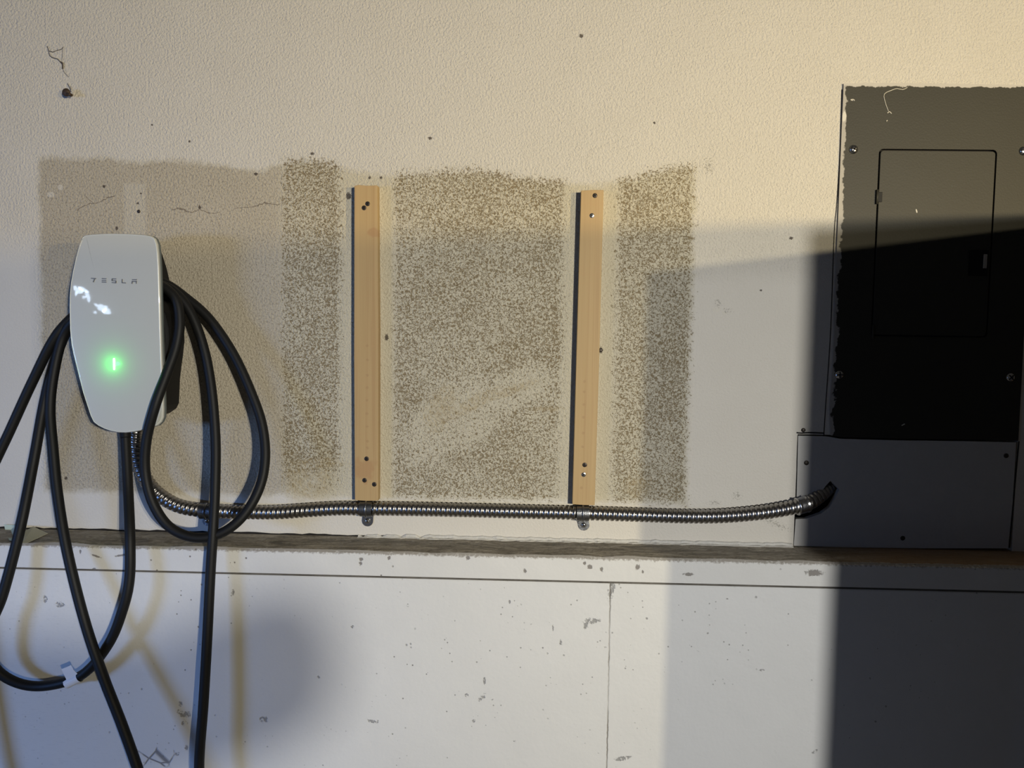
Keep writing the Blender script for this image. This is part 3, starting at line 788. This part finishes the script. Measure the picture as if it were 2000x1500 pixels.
# status light: lit green slot, with a small green lamp for the halo it throws on the glass
lc = at(222, 711, FD+.0018); zt_, zb_ = at(221.5, 701, FD).z, at(222.5, 721, FD).z
pts = [(lc.x+.0012*math.cos(a), (zt_ if math.sin(a) >= 0 else zb_)+.0012*math.sin(a)) for a in [math.pi*2*(i+.5)/16 for i in range(16)]]
led = prism('status_light', pts, -FD+.0002, -FD-.0016, M_led, fp, .0005, 1)
lp = bpy.data.lights.new('status_lamp', 'POINT'); lp.energy = .030; lp.color = (.02, 1.0, .07); lp.shadow_soft_size = .004
lo = bpy.data.objects.new('status_lamp', lp); COL.objects.link(lo); lo.location = (lc.x-.003, -FD-.0175, lc.z)

# ------------------------------------------------------------------ charging cable
R0 = .0087
cb = empty('charging_cable', (at(250, 845, .05).x, 0, .3))
tag(cb, 'thick black charging cable looped over the charger and hanging down in long loops', 'cable')
# strand: (px, py, depth)
A1 = (.099-.0)  # unused depth note
segs = [
    # leaves the charger bottom, long loop at lower left, back up behind the face, over the saddle, outer right loop, up the right side
    [(244, 800, .055), (245, 850, .06), (250, 950, .085), (254, 1050, .125), (253, 1130, .135), (240, 1190, .138), (212, 1258, .135), (160, 1318, .13), (85, 1340, .125), (25, 1330, .13), (-15, 1295, .135), (-20, 1230, .138), (6, 1160, .135), (40, 1030, .12), (66, 900, .085), (88, 780, .06), (112, 690, .052), (150, 610, .046), (200, 560, .044), (262, 545, .043), (318, 552, .043),
     (365, 583, .045), (410, 624, .047), (455, 690, .052), (490, 765, .06), (512, 830, .068), (518, 895, .08), (506, 955, .095), (473, 1010, .11), (430, 1042, .120), (380, 1050, .126), (332, 1030, .126), (300, 985, .124), (284, 925, .122), (286, 860, .124), (304, 790, .126), (326, 730, .112), (344, 678, .098), (351, 630, .090), (344, 586, .085), (322, 562, .083), (300, 555, .082), (262, 550, .081), (205, 565, .081), (155, 615, .077), (124, 655, .07),
     # left inner strand hanging to the floor
     (105, 730, .075), (98, 800, .082), (104, 880, .095), (112, 960, .11), (126, 1050, .128), (146, 1140, .14), (172, 1235, .150), (205, 1330, .160), (240, 1420, .168), (275, 1520, .175), (310, 1640, .18)],
    # outer left strand, out of the frame and down
    [(395, 1640, .16), (389, 1500, .15), (397, 1380, .144), (404, 1260, .138), (411, 1120, .13), (416, 1040, .124), (420, 960, .108), (421, 860, .09), (413, 760, .076), (398, 680, .068), (372, 610, .064), (338, 568, .063), (300, 553, .062), (262, 548, .062), (205, 560, .062), (160, 602, .062), (110, 655, .072), (66, 740, .07), (20, 840, .075), (-30, 950, .09), (-70, 1080, .125), (-90, 1250, .14), (-80, 1450, .15), (-60, 1640, .16)],
]
for i, sgm in enumerate(segs):
    P = catmull([at(*q) for q in sgm], .006); P, _s = resample(P, .006)
    V, F = tube_g(P, R0, 20)
    mesh_obj('cable_run', V, F, M_rubber, cb, True)
# strain relief at the charger bottom
P = catmull([at(244, 812, .056), at(244.5, 835, .058), at(245.5, 856, .062)], .004)
V, F = tube_g(P, lambda i, th: R0+.0022-.0002*i, 20); mesh_obj('strain_relief', V, F, M_plastic, cb, True)
# white paper tag folded around the cable (its printed code is left out)
def paper_tag():
    dd = .128
    a, b = at(140, 1328, dd), at(118, 1302, dd)
    quad = [(129, 1340), (121, 1306), (140, 1298), (158, 1329)]
    P = [at(128, 1332, dd), at(159, 1318, dd)]
    T = (P[1]-P[0]).normalized()
    # sleeve around the cable
    c0, c1 = at(131, 1334.5, .1287), at(156, 1321.5, .1295)
    V, F = tube_g([c0, c0.lerp(c1, .5), c1], R0+.0007, 20, cap=False)
    f = px_outline([(120, 1307), (139, 1299), (143.5, 1308), (151, 1316), (143, 1323), (130, 1328)], dd+.008)
    v2, f2 = prism_g(f, -dd-.0075, -dd-.0082)
    return merge((V, F), (v2, f2))
V, F = paper_tag()
tg = mesh_obj('paper_tag', V, F, M_tag, cb); tg['label'] = 'white folded paper tag'

# ------------------------------------------------------------------ small things
# scraps lying on the ledge at left
def scrap(name, pp, lift, mat, label):
    # pp: list of (px, py, kind) where kind>0 is depth in front of the wall
    T = [at(x, y, d) for x, y, d in pp]; V = T+[p+Vector((0, -.0004, .0006)) for p in T]; n = len(T)
    F = [tuple(range(n)), tuple(range(2*n-1, n-1, -1))]+[(i, (i+1) % n, n+(i+1) % n, n+i) for i in range(n)]
    o = mesh_obj(name, V, F, mat); tag(o, label, 'scrap'); return o
def ledge_pt(px, py):
    v = ray(px, py); return CAM+v*((ZL-CAM.z)/v.z)
def depth_on_ledge(px, py): return -ledge_pt(px, py).y
o1 = [(8, 1025, .004), (32, 1027, .006), (33, 1045, .03), (34, 1056, .055), (20, 1056, .055), (13, 1044, .03)]
scrap('paper_scrap', [(8, 1025, .003), (33, 1026, .003), (35, 1042, .012), (37, 1058, depth_on_ledge(37, 1058)+.003), (18, 1055, depth_on_ledge(18, 1055)+.003), (12, 1042, .012)], 0, M_paperg, 'pale green paper scrap leaning on the wall at the far left of the ledge')
scrap('paper_scrap', [(66, 1029, .0025), (94, 1042, depth_on_ledge(94, 1042)+.006), (52, 1061, depth_on_ledge(52, 1061)+.004), (44, 1061, depth_on_ledge(44, 1061)+.004), (49, 1037, depth_on_ledge(49, 1037)+.006)], 0, M_papert, 'tan triangular paper scrap lying on the ledge beside the green one')
# nail with a curled head, and the cobweb above it
hp = at(139, 186, 0)
nl = empty('wall_nail', hp)
tag(nl, 'dark rusty bent nail sticking out of the wall at upper left', 'nail')
V, F = tube_g(catmull([Vector((hp.x+.001, .003, hp.z)), Vector((hp.x, -.010, hp.z)), Vector((hp.x+.002, -.015, hp.z-.002)), Vector((hp.x+.009, -.017, hp.z-.004))], .002), .0028, 10)
mesh_obj('shank', V, F, M_rust, nl, True)
V, F = lathe_y(hp.x-.001, hp.z+.001, [(.0045, -.010), (.0072, -.012), (.0075, -.0145), (.005, -.0165), (.0015, -.017)], 14)
mesh_obj('head', V, F, M_rust, nl, True)
def thr(pp, r, d=.002): return tube_g(catmull([at(x, y, d) for x, y in pp], .004), r, 6)
V, F = merge(thr([(92, 90), (95, 98), (97, 108), (104, 113), (112, 115), (118, 121), (122, 126)], .0006), thr([(104, 101), (112, 98), (120, 96), (124, 91)], .0004), thr([(95, 99), (104, 102)], .0005), thr([(122, 92), (122, 108), (121, 118)], .0003),
             thr([(118, 121), (122, 123), (122.5, 130), (122, 134)], .0013), thr([(122, 134), (127, 143), (134, 150)], .0003), thr([(132, 163), (136, 171), (139, 180)], .0006), thr([(138, 168), (139, 176)], .0003))
wb = mesh_obj('cobweb', V, F, M_web); tag(wb, 'dusty dark cobweb strand on the wall above the bent nail', 'cobweb')
